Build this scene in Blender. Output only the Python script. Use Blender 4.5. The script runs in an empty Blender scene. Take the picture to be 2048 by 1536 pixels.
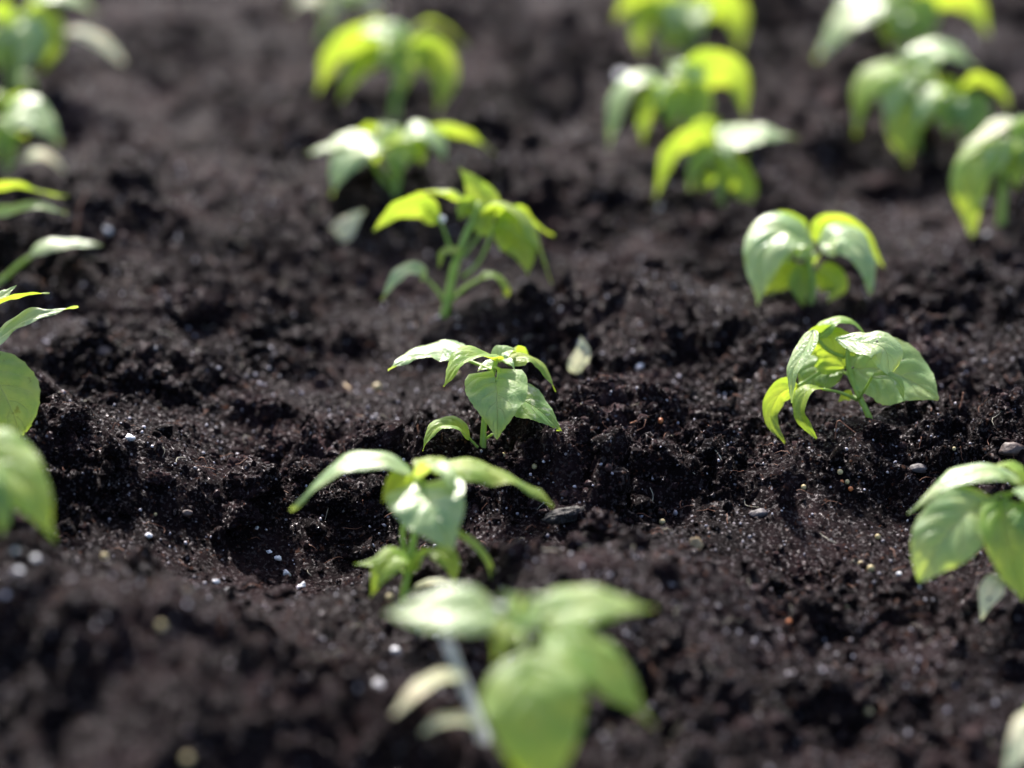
import bpy, math, random
import numpy as np
from mathutils import Vector, Matrix

rng = np.random.default_rng(7)
scene = bpy.context.scene
COL = scene.collection

# ------------------------------------------------------------------ camera
F = 2048 * 85.0 / 36.0
PITCH = math.radians(26.6)
CAMH = 0.515
cp, sp = math.cos(PITCH), math.sin(PITCH)
RIGHT = np.array([1.0, 0, 0]); FWD = np.array([0, cp, -sp]); UP = np.array([0, sp, cp])
CAM = np.array([0, 0, CAMH])
cd = bpy.data.cameras.new("camera"); co = bpy.data.objects.new("camera", cd); COL.objects.link(co)
co.location = CAM; co.rotation_euler = (math.pi / 2 - PITCH, 0, 0)
cd.lens = 85; cd.sensor_width = 36; cd.sensor_fit = 'HORIZONTAL'
cd.clip_start = 0.02; cd.clip_end = 200
cd.dof.use_dof = True; cd.dof.focus_distance = 1.048; cd.dof.aperture_fstop = 2.8
cd.dof.aperture_blades = 0
scene.camera = co

def ray(px, py):
    return FWD + RIGHT * (px - 1024) / F - UP * (py - 768) / F   # per unit of camera depth

def unproj(px, py, z):
    return CAM + ray(px, py) * z

# ------------------------------------------------------------------ noise
def _h(ix, iy, iz, seed):
    h = (ix.astype(np.uint32) * np.uint32(374761393) + iy.astype(np.uint32) * np.uint32(668265263)
         + iz.astype(np.uint32) * np.uint32(2147483647 - 18) + np.uint32((seed * 974711) & 0xffffffff))
    h = (h ^ (h >> np.uint32(13))) * np.uint32(1274126177)
    return h ^ (h >> np.uint32(16))

def perlin2(x, y, seed=0):
    x0 = np.floor(x).astype(np.int64); y0 = np.floor(y).astype(np.int64)
    fx = x - x0; fy = y - y0
    u = fx * fx * fx * (fx * (fx * 6 - 15) + 10); v = fy * fy * fy * (fy * (fy * 6 - 15) + 10)
    z0 = np.zeros_like(x0)
    def g(i, j):
        a = _h(x0 + i, y0 + j, z0, seed).astype(np.float64) * (2 * math.pi / 4294967296.0)
        return np.cos(a) * (fx - i) + np.sin(a) * (fy - j)
    return 1.5 * ((g(0, 0) * (1 - u) + g(1, 0) * u) * (1 - v) + (g(0, 1) * (1 - u) + g(1, 1) * u) * v)

def value3(p, seed=0):
    p0 = np.floor(p).astype(np.int64); f = p - p0; u = f * f * (3 - 2 * f)
    r = 0
    for i in (0, 1):
        for j in (0, 1):
            for k in (0, 1):
                w = (u[:, 0] if i else 1 - u[:, 0]) * (u[:, 1] if j else 1 - u[:, 1]) * (u[:, 2] if k else 1 - u[:, 2])
                r = r + w * _h(p0[:, 0] + i, p0[:, 1] + j, p0[:, 2] + k, seed).astype(np.float64) / 2147483648.0
    return r - 1.0

# ------------------------------------------------------------------ the lie of the soil
MOUNDS = []
def mound(px, py, h, sx, sy, rot=0.0):
    """a mound whose top lies on the ray through the pixel, h metres above zero"""
    d = ray(px, py); z = (CAMH - max(h, -0.02)) / -d[2]
    c = CAM + d * z
    MOUNDS.append((c[0], c[1], h, sx, sy, math.radians(rot)))
mound(-60, 1150, 0.054, 0.130, 0.045, -30)       # front left bank
mound(330, 1400, 0.014, 0.10, 0.05, -25)
mound(1180, 1110, 0.027, 0.050, 0.035, 0)      # bank in front of the middle
mound(1300, 1260, 0.012, 0.03, 0.03, 0)
mound(600, 1110, -0.028, 0.060, 0.038, 0)      # sharp hollow left of the middle
mound(1560, 955, -0.022, 0.065, 0.032, 0)        # hollow at the right
mound(1150, 840, 0.018, 0.05, 0.04, 0)
mound(1500, 790, 0.014, 0.07, 0.04, 0)
mound(1800, 850, 0.015, 0.05, 0.035, 0)
mound(500, 935, 0.016, 0.075, 0.020, 0)         # crumbly dark ridge
mound(660, 800, -0.020, 0.07, 0.035, 0)
mound(80, 860, 0.030, 0.050, 0.030, -25)       # left bank at focus distance
mound(360, 650, 0.026, 0.06, 0.04, 0)
mound(600, 600, -0.022, 0.06, 0.05, 0)
mound(270, 390, 0.034, 0.07, 0.05, 0)
mound(880, 630, 0.010, 0.07, 0.04, 0)
mound(730, 390, 0.012, 0.06, 0.04, 0)
mound(1150, 640, 0.010, 0.06, 0.04, 0)
mound(1200, 470, -0.020, 0.06, 0.07, 0)
mound(1650, 600, 0.010, 0.08, 0.04, 0)
mound(1150, 300, 0.022, 0.07, 0.05, 0)
mound(450, 160, -0.016, 0.08, 0.07, 0)
mound(1600, 200, 0.016, 0.08, 0.04, 0)
mound(1740, 390, -0.020, 0.05, 0.05, 0)

def macro(x, y):
    h = 0.010 * perlin2(x / .15 + 3.1, y / .10, 1) + 0.010 * perlin2(x / .42, y / .36, 2)
    for (cx, cy, a, sx, sy, r) in MOUNDS:
        dx, dy = x - cx, y - cy
        u = (dx * math.cos(r) + dy * math.sin(r)) / sx; v = (-dx * math.sin(r) + dy * math.cos(r)) / sy
        h = h + a * np.exp(-0.5 * (u * u + v * v))
    return h

def sstep(a, b, x):
    t = np.clip((x - a) / (b - a), 0, 1); return t * t * (3 - 2 * t)

def inner(x, y):
    return sstep(.62, .46, np.abs(x)) * sstep(.45, .6, y) * sstep(2.0, 1.72, y)

def detail(x, y):
    wx = x + 0.010 * perlin2(x / .022, y / .022, 11); wy = y + 0.010 * perlin2(x / .022, y / .022, 12)
    clump = sstep(-.35, .45, perlin2(x / .085 + 5, y / .07, 13) + .3 * perlin2(x / .03, y / .03, 14))
    h = 0.0085 * perlin2(wx / .048, wy / .048, 20)
    b1 = 1 - np.abs(perlin2(wx / .026, wy / .026, 21)) * 2
    b1 = np.abs(perlin2(wx / .026, wy / .026, 21))
    b2 = np.abs(perlin2(wx / .0125 + 9, wy / .0125, 22))
    b3 = np.abs(perlin2(wx / .0062, wy / .0062, 23))
    b4 = np.abs(perlin2(x / .0033, y / .0033, 24))
    h = h + (b1 - .25) * 0.0150 * (.12 + 1.2 * clump) + (b2 - .25) * 0.0075 * (.15 + 1.1 * clump)
    h = h + (b3 - .25) * 0.0040 * (.3 + .8 * clump) + (b4 - .25) * 0.0018
    h = h + sstep(1.12, 1.32, y) * .007 * perlin2(x / .075 + 7, y / .06, 31)
    return h * inner(x, y) * (.28 + .80 * sstep(-.014, .010, macro(x, y))) * (1 + .55 * sstep(1.2, 1.4, y))

BASES = []          # (x, y) of stems: the soil is calmer right at a stem
def ground(x, y):
    x = np.asarray(x, float); y = np.asarray(y, float)
    d = detail(x, y)
    for (bx, by) in BASES:
        r2 = (x - bx) ** 2 + (y - by) ** 2
        d = d * (1 - .75 * np.exp(-r2 / (2 * .010 ** 2)))
    return macro(x, y) + d

def hit(px, py, fn=None):
    fn = fn or ground
    d = ray(px, py)
    ts = np.linspace(.70, 1.95, 2600)
    P = CAM[None] + d[None] * ts[:, None]
    below = P[:, 2] < fn(P[:, 0], P[:, 1])
    i = int(np.argmax(below)) if below.any() else len(ts) - 1
    return P[i], ts[i]

# ------------------------------------------------------------------ materials
def nt(name):
    m = bpy.data.materials.new(name); m.use_nodes = True
    n = m.node_tree.nodes; n.clear()
    return m, n, m.node_tree.links

def N(n, t, **kw):
    o = n.new(t)
    for k, v in kw.items():
        if k.startswith('i_'):
            key = k[2:]; key = int(key) if key.isdigit() else key.replace('_', ' ')
            o.inputs[key].default_value = v
        else: setattr(o, k, v)
    return o

def M_(n, l, op, a, b=None, c=None, clamp=False):
    o = n.new('ShaderNodeMath'); o.operation = op; o.use_clamp = clamp
    for i, v in enumerate((a, b, c)):
        if v is None: continue
        if isinstance(v, (int, float)): o.inputs[i].default_value = v
        else: l.new(v, o.inputs[i])
    return o.outputs[0]

def ramp(n, l, fac, stops):
    r = n.new('ShaderNodeValToRGB'); e = r.color_ramp.elements
    while len(e) < len(stops): e.new(.5)
    for i, (p, c) in enumerate(stops):
        e[i].position = p; e[i].color = (*c, 1)
    l.new(fac, r.inputs[0]); return r.outputs[0]

def soil_material():
    m, n, l = nt('damp_soil')
    out = N(n, 'ShaderNodeOutputMaterial'); b = N(n, 'ShaderNodeBsdfPrincipled')
    geo = N(n, 'ShaderNodeNewGeometry'); at = N(n, 'ShaderNodeAttribute', attribute_name='tint')
    pos = geo.outputs['Position']
    def noise(s, det=4, r=.6):
        o = N(n, 'ShaderNodeTexNoise', i_Scale=s, i_Detail=det, i_Roughness=r); l.new(pos, o.inputs['Vector']); return o.outputs[0]
    n1 = noise(14, 5); n2 = noise(160, 4, .65); n3 = noise(900, 3, .7)
    f = M_(n, l, 'ADD', M_(n, l, 'MULTIPLY', M_(n, l, 'SUBTRACT', n1, .25), .95), M_(n, l, 'MULTIPLY', n2, .52))
    f = M_(n, l, 'ADD', f, M_(n, l, 'MULTIPLY', at.outputs['Fac'], .45))
    c = ramp(n, l, f, [(.28, (.0022, .0013, .0016)), (.48, (.0080, .0045, .0054)), (.64, (.0235, .0128, .0146)), (.86, (.112, .065, .066))])
    # broad drifts of drier, browner earth
    # rusty flecks of peat and pale mineral flecks
    rs = ramp(n, l, noise(420, 2, .5), [(.64, (0, 0, 0)), (.72, (1, 1, 1))])
    mx = N(n, 'ShaderNodeMix', data_type='RGBA'); l.new(M_(n, l, 'MULTIPLY', rs, .7), mx.inputs[0]); l.new(c, mx.inputs[6]); mx.inputs[7].default_value = (.10, .040, .022, 1)
    fl = N(n, 'ShaderNodeTexVoronoi', i_Scale=520.0); l.new(pos, fl.inputs['Vector'])
    sep = N(n, 'ShaderNodeSeparateColor'); l.new(fl.outputs['Color'], sep.inputs[0])
    pick = M_(n, l, 'MULTIPLY', M_(n, l, 'GREATER_THAN', sep.outputs[0], .965), M_(n, l, 'LESS_THAN', fl.outputs['Distance'], .33))
    m2 = N(n, 'ShaderNodeMix', data_type='RGBA'); l.new(M_(n, l, 'MULTIPLY', pick, .8), m2.inputs[0]); l.new(mx.outputs[2], m2.inputs[6]); m2.inputs[7].default_value = (.34, .31, .34, 1)
    l.new(m2.outputs[2], b.inputs['Base Color'])
    rr = ramp(n, l, noise(240, 3), [(.34, (.45,) * 3), (.60, (.85,) * 3)])
    wet = ramp(n, l, noise(620, 2, .5), [(.55, (0,) * 3), (.66, (1,) * 3)])
    l.new(M_(n, l, 'MULTIPLY', rr, M_(n, l, 'SUBTRACT', 1.0, M_(n, l, 'MULTIPLY', wet, .55))), b.inputs['Roughness'])
    l.new(M_(n, l, 'ADD', .05, M_(n, l, 'MULTIPLY', wet, .75)), b.inputs['Specular IOR Level']); b.inputs['Specular Tint'].default_value = (1, .90, .97, 1)
    h = M_(n, l, 'ADD', M_(n, l, 'MULTIPLY', noise(330, 6, .75), .0030), M_(n, l, 'MULTIPLY', noise(1500, 4, .75), .0014))
    bp = N(n, 'ShaderNodeBump', i_Strength=1.0, i_Distance=1.0); l.new(h, bp.inputs['Height'])
    l.new(bp.outputs[0], b.inputs['Normal'])
    l.new(b.outputs[0], out.inputs[0])
    return m

def leaf_material(name, top, trans, k_trans=.5, vein=.5, rough=.34, blotch=None, spec=.6):
    m, n, l = nt(name)
    out = N(n, 'ShaderNodeOutputMaterial'); b = N(n, 'ShaderNodeBsdfPrincipled'); t = N(n, 'ShaderNodeBsdfTranslucent')
    uv = N(n, 'ShaderNodeUVMap', uv_map='leaf'); s = N(n, 'ShaderNodeSeparateXYZ'); l.new(uv.outputs[0], s.inputs[0])
    u, v = s.outputs[0], s.outputs[1]
    geo = N(n, 'ShaderNodeNewGeometry')
    tc = N(n, 'ShaderNodeTexCoord')
    no = N(n, 'ShaderNodeTexNoise', i_Scale=95.0, i_Detail=4.0); l.new(tc.outputs['Object'], no.inputs['Vector'])
    no2 = N(n, 'ShaderNodeTexNoise', i_Scale=1100.0, i_Detail=3.0); l.new(tc.outputs['Object'], no2.inputs['Vector'])
    av = M_(n, l, 'ABSOLUTE', M_(n, l, 'SUBTRACT', v, .5))                     # 0..0.5
    mid = M_(n, l, 'SUBTRACT', 1.0, M_(n, l, 'DIVIDE', av, .020), clamp=True)
    # side veins leave the midrib forward and bow towards the tip
    q = M_(n, l, 'SUBTRACT', u, M_(n, l, 'MULTIPLY', M_(n, l, 'POWER', av, 1.25), .95))
    side = M_(n, l, 'SIGN', M_(n, l, 'SUBTRACT', v, .5))
    q = M_(n, l, 'ADD', M_(n, l, 'MULTIPLY', q, 4.8), M_(n, l, 'MULTIPLY', side, .22))
    q = M_(n, l, 'ADD', q, M_(n, l, 'MULTIPLY', no.outputs[0], .5))
    fr = M_(n, l, 'ABSOLUTE', M_(n, l, 'SUBTRACT', M_(n, l, 'FRACT', q), .5))   # 0 at the vein
    sv = M_(n, l, 'SUBTRACT', 1.0, M_(n, l, 'DIVIDE', fr, .055), clamp=True)
    sv = M_(n, l, 'MULTIPLY', sv, M_(n, l, 'SUBTRACT', 1.0, M_(n, l, 'MULTIPLY', av, 1.7)))
    # fine net between the veins
    vo = N(n, 'ShaderNodeTexVoronoi', feature='DISTANCE_TO_EDGE', i_Scale=420.0); l.new(tc.outputs['Object'], vo.inputs['Vector'])
    net = M_(n, l, 'SUBTRACT', 1.0, M_(n, l, 'DIVIDE', vo.outputs[0], .09), clamp=True)
    ve = M_(n, l, 'MAXIMUM', mid, M_(n, l, 'MULTIPLY', sv, .75)); 
    ve2 = M_(n, l, 'MAXIMUM', ve, M_(n, l, 'MULTIPLY', net, .16))
    def tinted(col, lo, hi):
        a = N(n, 'ShaderNodeMix', data_type='RGBA')
        l.new(ramp(n, l, no.outputs[0], [(.34, (0, 0, 0)), (.68, (1, 1, 1))]), a.inputs[0])
        a.inputs[6].default_value = (col[0] * lo[0], col[1] * lo[1], col[2] * lo[2], 1); a.inputs[7].default_value = (col[0] * hi[0], col[1] * hi[1], col[2] * hi[2], 1)
        return a.outputs[2]
    ct = tinted(top, (.72, .86, .85), (1.25, 1.12, 1.1))
    mx = N(n, 'ShaderNodeMix', data_type='RGBA'); l.new(M_(n, l, 'MULTIPLY', ve2, vein), mx.inputs[0]); l.new(ct, mx.inputs[6]); mx.inputs[7].default_value = (.50, .56, .26, 1)
    base = mx.outputs[2]
    # margins a touch more yellow
    ed = N(n, 'ShaderNodeMix', data_type='RGBA'); l.new(M_(n, l, 'MULTIPLY', M_(n, l, 'DIVIDE', M_(n, l, 'SUBTRACT', av, .468), .032, clamp=True), .28), ed.inputs[0])
    l.new(base, ed.inputs[6]); ed.inputs[7].default_value = (.42, .52, .16, 1); base = ed.outputs[2]
    if blotch:
        nb = N(n, 'ShaderNodeTexNoise', i_Scale=170.0, i_Detail=5.0, i_Roughness=.7); l.new(tc.outputs['Object'], nb.inputs['Vector'])
        bl = ramp(n, l, nb.outputs[0], [(blotch[1], (0, 0, 0)), (blotch[1] + .06, (1, 1, 1))])
        b2 = N(n, 'ShaderNodeMix', data_type='RGBA'); l.new(bl, b2.inputs[0]); l.new(base, b2.inputs[6]); b2.inputs[7].default_value = (*blotch[0], 1); base = b2.outputs[2]
    sv2 = N(n, 'ShaderNodeTexVoronoi', i_Scale=300.0); l.new(tc.outputs['Object'], sv2.inputs['Vector'])
    sc2 = N(n, 'ShaderNodeSeparateColor'); l.new(sv2.outputs['Color'], sc2.inputs[0])
    spl = M_(n, l, 'MULTIPLY', M_(n, l, 'GREATER_THAN', sc2.outputs[1], .955), M_(n, l, 'LESS_THAN', M_(n, l, 'ADD', sv2.outputs['Distance'], M_(n, l, 'MULTIPLY', no2.outputs[0], .2)), .30))
    b3 = N(n, 'ShaderNodeMix', data_type='RGBA'); l.new(M_(n, l, 'MULTIPLY', spl, .85), b3.inputs[0]); l.new(base, b3.inputs[6]); b3.inputs[7].default_value = (.035, .022, .018, 1); base = b3.outputs[2]
    l.new(base, b.inputs['Base Color'])
    b.inputs['Specular IOR Level'].default_value = spec
    l.new(ramp(n, l, no.outputs[0], [(.3, (rough - .06,) * 3), (.7, (rough + .12,) * 3)]), b.inputs['Roughness'])
    tt = tinted(trans, (.80, .90, .8), (1.12, 1.06, 1.1))
    tm = N(n, 'ShaderNodeMix', data_type='RGBA'); l.new(M_(n, l, 'MULTIPLY', ve2, .45), tm.inputs[0]); l.new(tt, tm.inputs[6])
    tm.inputs[7].default_value = (trans[0] * .62, trans[1] * .62, trans[2] * .7, 1)
    t3 = N(n, 'ShaderNodeMix', data_type='RGBA'); l.new(spl, t3.inputs[0]); l.new(tm.outputs[2], t3.inputs[6]); t3.inputs[7].default_value = (.02, .015, .01, 1)
    l.new(t3.outputs[2], t.inputs['Color'])
    h = M_(n, l, 'SUBTRACT', M_(n, l, 'MULTIPLY', no2.outputs[0], .00022), M_(n, l, 'MULTIPLY', ve2, .00042))
    bp = N(n, 'ShaderNodeBump', i_Strength=.9, i_Distance=1.0); l.new(h, bp.inputs['Height'])
    l.new(bp.outputs[0], b.inputs['Normal']); l.new(bp.outputs[0], t.inputs['Normal'])
    ms = N(n, 'ShaderNodeMixShader', i_0=k_trans); l.new(b.outputs[0], ms.inputs[1]); l.new(t.outputs[0], ms.inputs[2]); l.new(ms.outputs[0], out.inputs[0])
    return m

def simple(name, c1, c2, rough=.5, scale=300., bump=.0003, spec=.5, trans=None):
    m, n, l = nt(name)
    out = N(n, 'ShaderNodeOutputMaterial'); b = N(n, 'ShaderNodeBsdfPrincipled', i_Roughness=rough)
    b.inputs['Specular IOR Level'].default_value = spec
    tc = N(n, 'ShaderNodeTexCoord')
    no = N(n, 'ShaderNodeTexNoise', i_Scale=scale, i_Detail=4.0); l.new(tc.outputs['Object'], no.inputs['Vector'])
    l.new(ramp(n, l, no.outputs[0], [(.35, c1), (.65, c2)]), b.inputs['Base Color'])
    bp = N(n, 'ShaderNodeBump', i_Strength=1.0, i_Distance=1.0); l.new(M_(n, l, 'MULTIPLY', no.outputs[0], bump), bp.inputs['Height']); l.new(bp.outputs[0], b.inputs['Normal'])
    if trans:
        t = N(n, 'ShaderNodeBsdfTranslucent', i_Color=(*trans, 1)); ms = N(n, 'ShaderNodeMixShader', i_0=.3)
        l.new(b.outputs[0], ms.inputs[1]); l.new(t.outputs[0], ms.inputs[2]); l.new(ms.outputs[0], out.inputs[0])
    else: l.new(b.outputs[0], out.inputs[0])
    return m

SOIL = soil_material()
MAT = {
    'g': leaf_material('leaf_green', (.28, .43, .085), (.55, .68, .05), .50, rough=.36),
    'm': leaf_material('leaf_mid_green', (.20, .34, .08), (.42, .56, .06), .42, rough=.38),
    'y': leaf_material('leaf_lime', (.32, .43, .07), (.43, .55, .045), .52),
    'w': leaf_material('leaf_glossy_glare', (.37, .51, .22), (.56, .68, .10), .42, rough=.30, spec=1.3),  # paler base puts part of the white glare into the colour
    'h': leaf_material('leaf_veined', (.36, .50, .19), (.55, .68, .10), .46, vein=.75, rough=.40),
    'p': leaf_material('leaf_pale', (.74, .72, .48), (.92, .90, .60), .48, vein=.15, rough=.4),
    'd': leaf_material('leaf_dirty', (.27, .40, .10), (.48, .60, .07), .45, blotch=((.012, .009, .008), .60)),
    's': leaf_material('leaf_scarred', (.25, .40, .11), (.50, .66, .07), .45, blotch=((.56, .60, .38), .56)),
}
STEM = simple('stem_green', (.24, .38, .07), (.34, .48, .12), .38, 260, .0002, trans=(.5, .65, .08))
STEMP = simple('stem_glare_pale', (.56, .55, .58), (.70, .69, .72), .35, 200, .0002, trans=(.5, .5, .4))  # lavender-white colour carries the sun glare on the front stem
PETP = simple('petiole_pale', (.36, .40, .20), (.50, .50, .32), .4, 260, .0002, trans=(.5, .5, .3))
PERL = simple('perlite_white', (.58, .57, .62), (.82, .81, .84), .55, 700, .0008)
GLINT = simple('glint_lavender', (.10, .09, .11), (.60, .56, .64), .35, 90, .0004)  # lavender tone paints the glints of wet soil onto the grains
FERT = simple('fertiliser_cream', (.34, .26, .12), (.52, .43, .23), .38, 500, .0001)
FERTO = simple('fertiliser_orange', (.42, .12, .04), (.60, .20, .07), .36, 500, .0001)
TWIG = simple('twig_brown', (.16, .06, .035), (.30, .13, .075), .6, 500, .0006)
STRAW = simple('straw_tan', (.36, .24, .12), (.50, .36, .20), .55, 500, .0004)
ROOT = simple('root_pale', (.34, .30, .22), (.50, .46, .36), .55, 600, .0003)
STONE = simple('stone_brown', (.045, .028, .026), (.11, .075, .068), .6, 260, .0010)
BARK = simple('bark_dark', (.006, .0045, .0045), (.024, .017, .017), .65, 420, .0026)
STONEG = simple('stone_grey', (.035, .028, .033), (.09, .075, .085), .6, 300, .0010)

# ------------------------------------------------------------------ mesh helpers
def mesh_obj(name, verts, faces, mat, parent=None, uv=None, smooth=True):
    me = bpy.data.meshes.new(name)
    me.from_pydata([tuple(v) for v in verts], [], faces)
    if smooth: me.shade_smooth()
    if uv is not None:
        lay = me.uv_layers.new(name='leaf')
        idx = np.empty(len(me.loops), dtype=np.int32); me.loops.foreach_get('vertex_index', idx)
        lay.data.foreach_set('uv', np.asarray(uv, dtype=np.float32)[idx].ravel())
    me.materials.append(mat)
    o = bpy.data.objects.new(name, me); COL.objects.link(o)
    if parent is not None: o.parent = parent
    return o

def tag(o, label=None, cat=None, group=None, kind=None):
    if label: o['label'] = label
    if cat: o['category'] = cat
    if group: o['group'] = group
    if kind: o['kind'] = kind
    return o

def spline(P, n):
    P = np.asarray(P, float)
    if len(P) == 2: P = np.array([P[0], (P[0] + P[1]) / 2, P[1]])
    d = np.r_[0, np.cumsum(np.linalg.norm(np.diff(P, axis=0), axis=1))]; d /= d[-1]
    Q = np.vstack([2 * P[0] - P[1], P, 2 * P[-1] - P[-2]])
    out = []
    for t in np.linspace(0, 1, n):
        i = min(int(np.searchsorted(d, t, side='right')) - 1, len(P) - 2)
        s = (t - d[i]) / (d[i + 1] - d[i])
        p0, p1, p2, p3 = Q[i], Q[i + 1], Q[i + 2], Q[i + 3]
        out.append(.5 * ((2 * p1) + (-p0 + p2) * s + (2 * p0 - 5 * p1 + 4 * p2 - p3) * s * s + (-p0 + 3 * p1 - 3 * p2 + p3) * s ** 3))
    return np.array(out)

def tube(P, r0, r1, name, mat, parent=None, origin=None, seg=10, n=18, knots=0.06, seed=0):
    C = spline(P, n); rr = np.random.default_rng(seed + 5)
    T = np.gradient(C, axis=0); T /= np.linalg.norm(T, axis=1)[:, None]
    up = np.array([.3, .2, .9]); vs = []
    A = np.cross(T[0], up); A /= np.linalg.norm(A)
    for i in range(n):
        A = A - T[i] * A.dot(T[i]); A /= np.linalg.norm(A); B = np.cross(T[i], A)
        r = r0 + (r1 - r0) * i / (n - 1); r *= 1 + knots * rr.standard_normal()
        for k in range(seg):
            a = 2 * math.pi * k / seg
            vs.append(C[i] + (A * math.cos(a) + B * math.sin(a)) * r)
    fs = [(i * seg + k, i * seg + (k + 1) % seg, (i + 1) * seg + (k + 1) % seg, (i + 1) * seg + k) for i in range(n - 1) for k in range(seg)]
    fs.append(tuple(range(seg))[::-1]); fs.append(tuple((n - 1) * seg + k for k in range(seg)))
    vs = np.array(vs)
    if origin is not None: vs = vs - origin
    return mesh_obj(name, vs, fs, mat, parent)

def leaf(P, W, hint, fold, mat, parent, origin, heart=0.0, curl=.12, wave=.05, quilt=.036, seed=0, twist=0, a=.50, b=1.34, asym=0, nu=36, nv=11):
    """P mid-rib in space, W full width (m), hint the way the upper face looks; fold in degrees lifts both halves"""
    rr = np.random.default_rng(seed)
    C = spline(P, nu); L = np.linalg.norm(np.diff(C, axis=0), axis=1).sum()
    T = np.gradient(C, axis=0); T /= np.linalg.norm(T, axis=1)[:, None]
    ts = np.linspace(0, 1, nu)
    pk = a / (a + b); norm = pk ** a * (1 - pk) ** b
    vs = []; uv = []
    ph = rr.uniform(0, 6, 4)
    for i in range(nu):
        t = ts[i]
        w = W / 2 * max((t ** a) * ((1 - t) ** b) / norm, 0) + (.0002)
        w *= 1 + .04 * math.sin(9 * t + ph[0])
        if t < .02: w = max(w, W * .03)
        Nn = hint - T[i] * hint.dot(T[i]); Nn /= np.linalg.norm(Nn)
        S = np.cross(T[i], Nn)
        if twist:
            an = math.radians(twist) * t; S, Nn = S * math.cos(an) + Nn * math.sin(an), Nn * math.cos(an) - S * math.sin(an)
        for j in range(2 * nv + 1):
            v = (j - nv) / nv; av = abs(v); sg = 1 if v > 0 else -1
            fo = math.radians(fold + asym * sg)
            out = w * av
            hh = out * math.sin(fo) - curl * w * av ** 2.2
            ss = sg * out * math.cos(fo)
            q = (t - .95 * (av * .5) ** 1.25) * 4.8 + .22 * sg + .35
            hh += quilt * W * abs(math.cos(math.pi * q)) ** .8 * math.sin(math.pi * min(av * 1.02, 1)) * (1 - t) ** .4
            hh += wave * W * av ** 2 * (math.sin(11 * t + ph[1] + sg) * .6 + math.sin(23 * t + ph[2] * sg) * .35)
            back = heart * L * (av ** 1.6) * math.exp(-t / .16)
            p = C[i] + S * ss + Nn * hh - T[i] * back
            # tiny irregular margin
            if av > .95: p = p + S * sg * W * .008 * math.sin(60 * t + ph[3] * 3 + 7 * math.sin(20 * t))
            vs.append(p - origin); uv.append((t, (v + 1) / 2))
    m = 2 * nv + 1
    fs = [(i * m + j, i * m + j + 1, (i + 1) * m + j + 1, (i + 1) * m + j) for i in range(nu - 1) for j in range(m - 1)]
    return mesh_obj('leaf', vs, fs, mat, parent, uv=uv)

U = (0, .894, .448); 
def cam_dir(h):
    v = RIGHT * h[0] + UP * h[1] - FWD * h[2]; return v / np.linalg.norm(v)

# ------------------------------------------------------------------ seedlings
# px coordinates of the photograph give each part its direction; the third number is its distance behind (+) or before (-) the stem in cm.
def seedling(label, base, stem, leaves, rs=7, petioles=(), smat=None, psmat=None, extra=0, dz=0.0, sink=.012, group='pepper seedlings planted in rows'):
    c, z = hit(base[0], base[1], macro)
    z += dz
    b = unproj(base[0], base[1], z); gz = float(macro(np.array([b[0]]), np.array([b[1]]))[0])
    BASES.append((b[0], b[1]))
    e = bpy.data.objects.new('pepper_seedling', None); COL.objects.link(e); e.location = b; e.empty_display_size = .02
    tag(e, label, 'seedling', group)
    k = z / F
    def pt(q): return unproj(q[0], q[1], z + (q[2] if len(q) > 2 else 0) * .01)
    for si, st in enumerate(stem):
        P = [pt(q) for q in st]
        if si == 0: P = [P[0] + np.array([0, 0, -sink]) - (P[1] - P[0]) * .05] + P
        tube(P, rs * k * 1.12 * (1 if si == 0 else .6), rs * k * (.78 if si == 0 else .5), 'stem' if si == 0 else 'branch', smat or STEM, e, b, seed=si)
    for i, lf in enumerate(leaves):
        pts, w, hint, fold, mt = lf[:5]; kw = dict(lf[5]) if len(lf) > 5 else {}
        pet = kw.pop('pet', None); pr = kw.pop('pr', 3.6)
        kw.setdefault('seed', i * 13 + abs(int(base[0])))
        lo = leaf([pt(q) for q in pts], w * k, cam_dir(hint), fold, MAT[mt], e, b, **kw)
        if pet:
            P = [pt(q) for q in pet] + [pt(pts[0])]
            tube(P, pr * k * 1.1, pr * k * .85, 'petiole', PETP if mt == 'p' else (psmat or smat or STEM), lo, b, seg=8, n=12, seed=i)
    er = random.Random(int(abs(base[0])) + 3)
    top = pt(stem[0][-1])
    for i in range(extra):
        a = 2 * math.pi * (i + er.uniform(-.3, .3)) / extra + .4
        L = er.uniform(45, 78) * k; hz = np.array([math.cos(a), math.sin(a), 0]); zz = np.array([0, 0, 1.0])
        t0 = top - zz * er.uniform(0, .012)
        P = [t0 + hz * .15 * L, t0 + hz * .5 * L + zz * er.uniform(.05, .25) * L, t0 + hz * .85 * L - zz * er.uniform(.0, .2) * L, t0 + hz * L * 1.02 - zz * er.uniform(.35, .7) * L]
        hh = zz + hz * .35; front = math.sin(a) < .1
        leaf(P, er.uniform(30, 48) * k, hh / np.linalg.norm(hh), er.uniform(8, 22), MAT[er.choice('gwhy' if front else 'yhg')], e, b, seed=i + 50, nu=22, nv=6)
    return e

C_ = (0, .3, 1)
S = seedling
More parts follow.
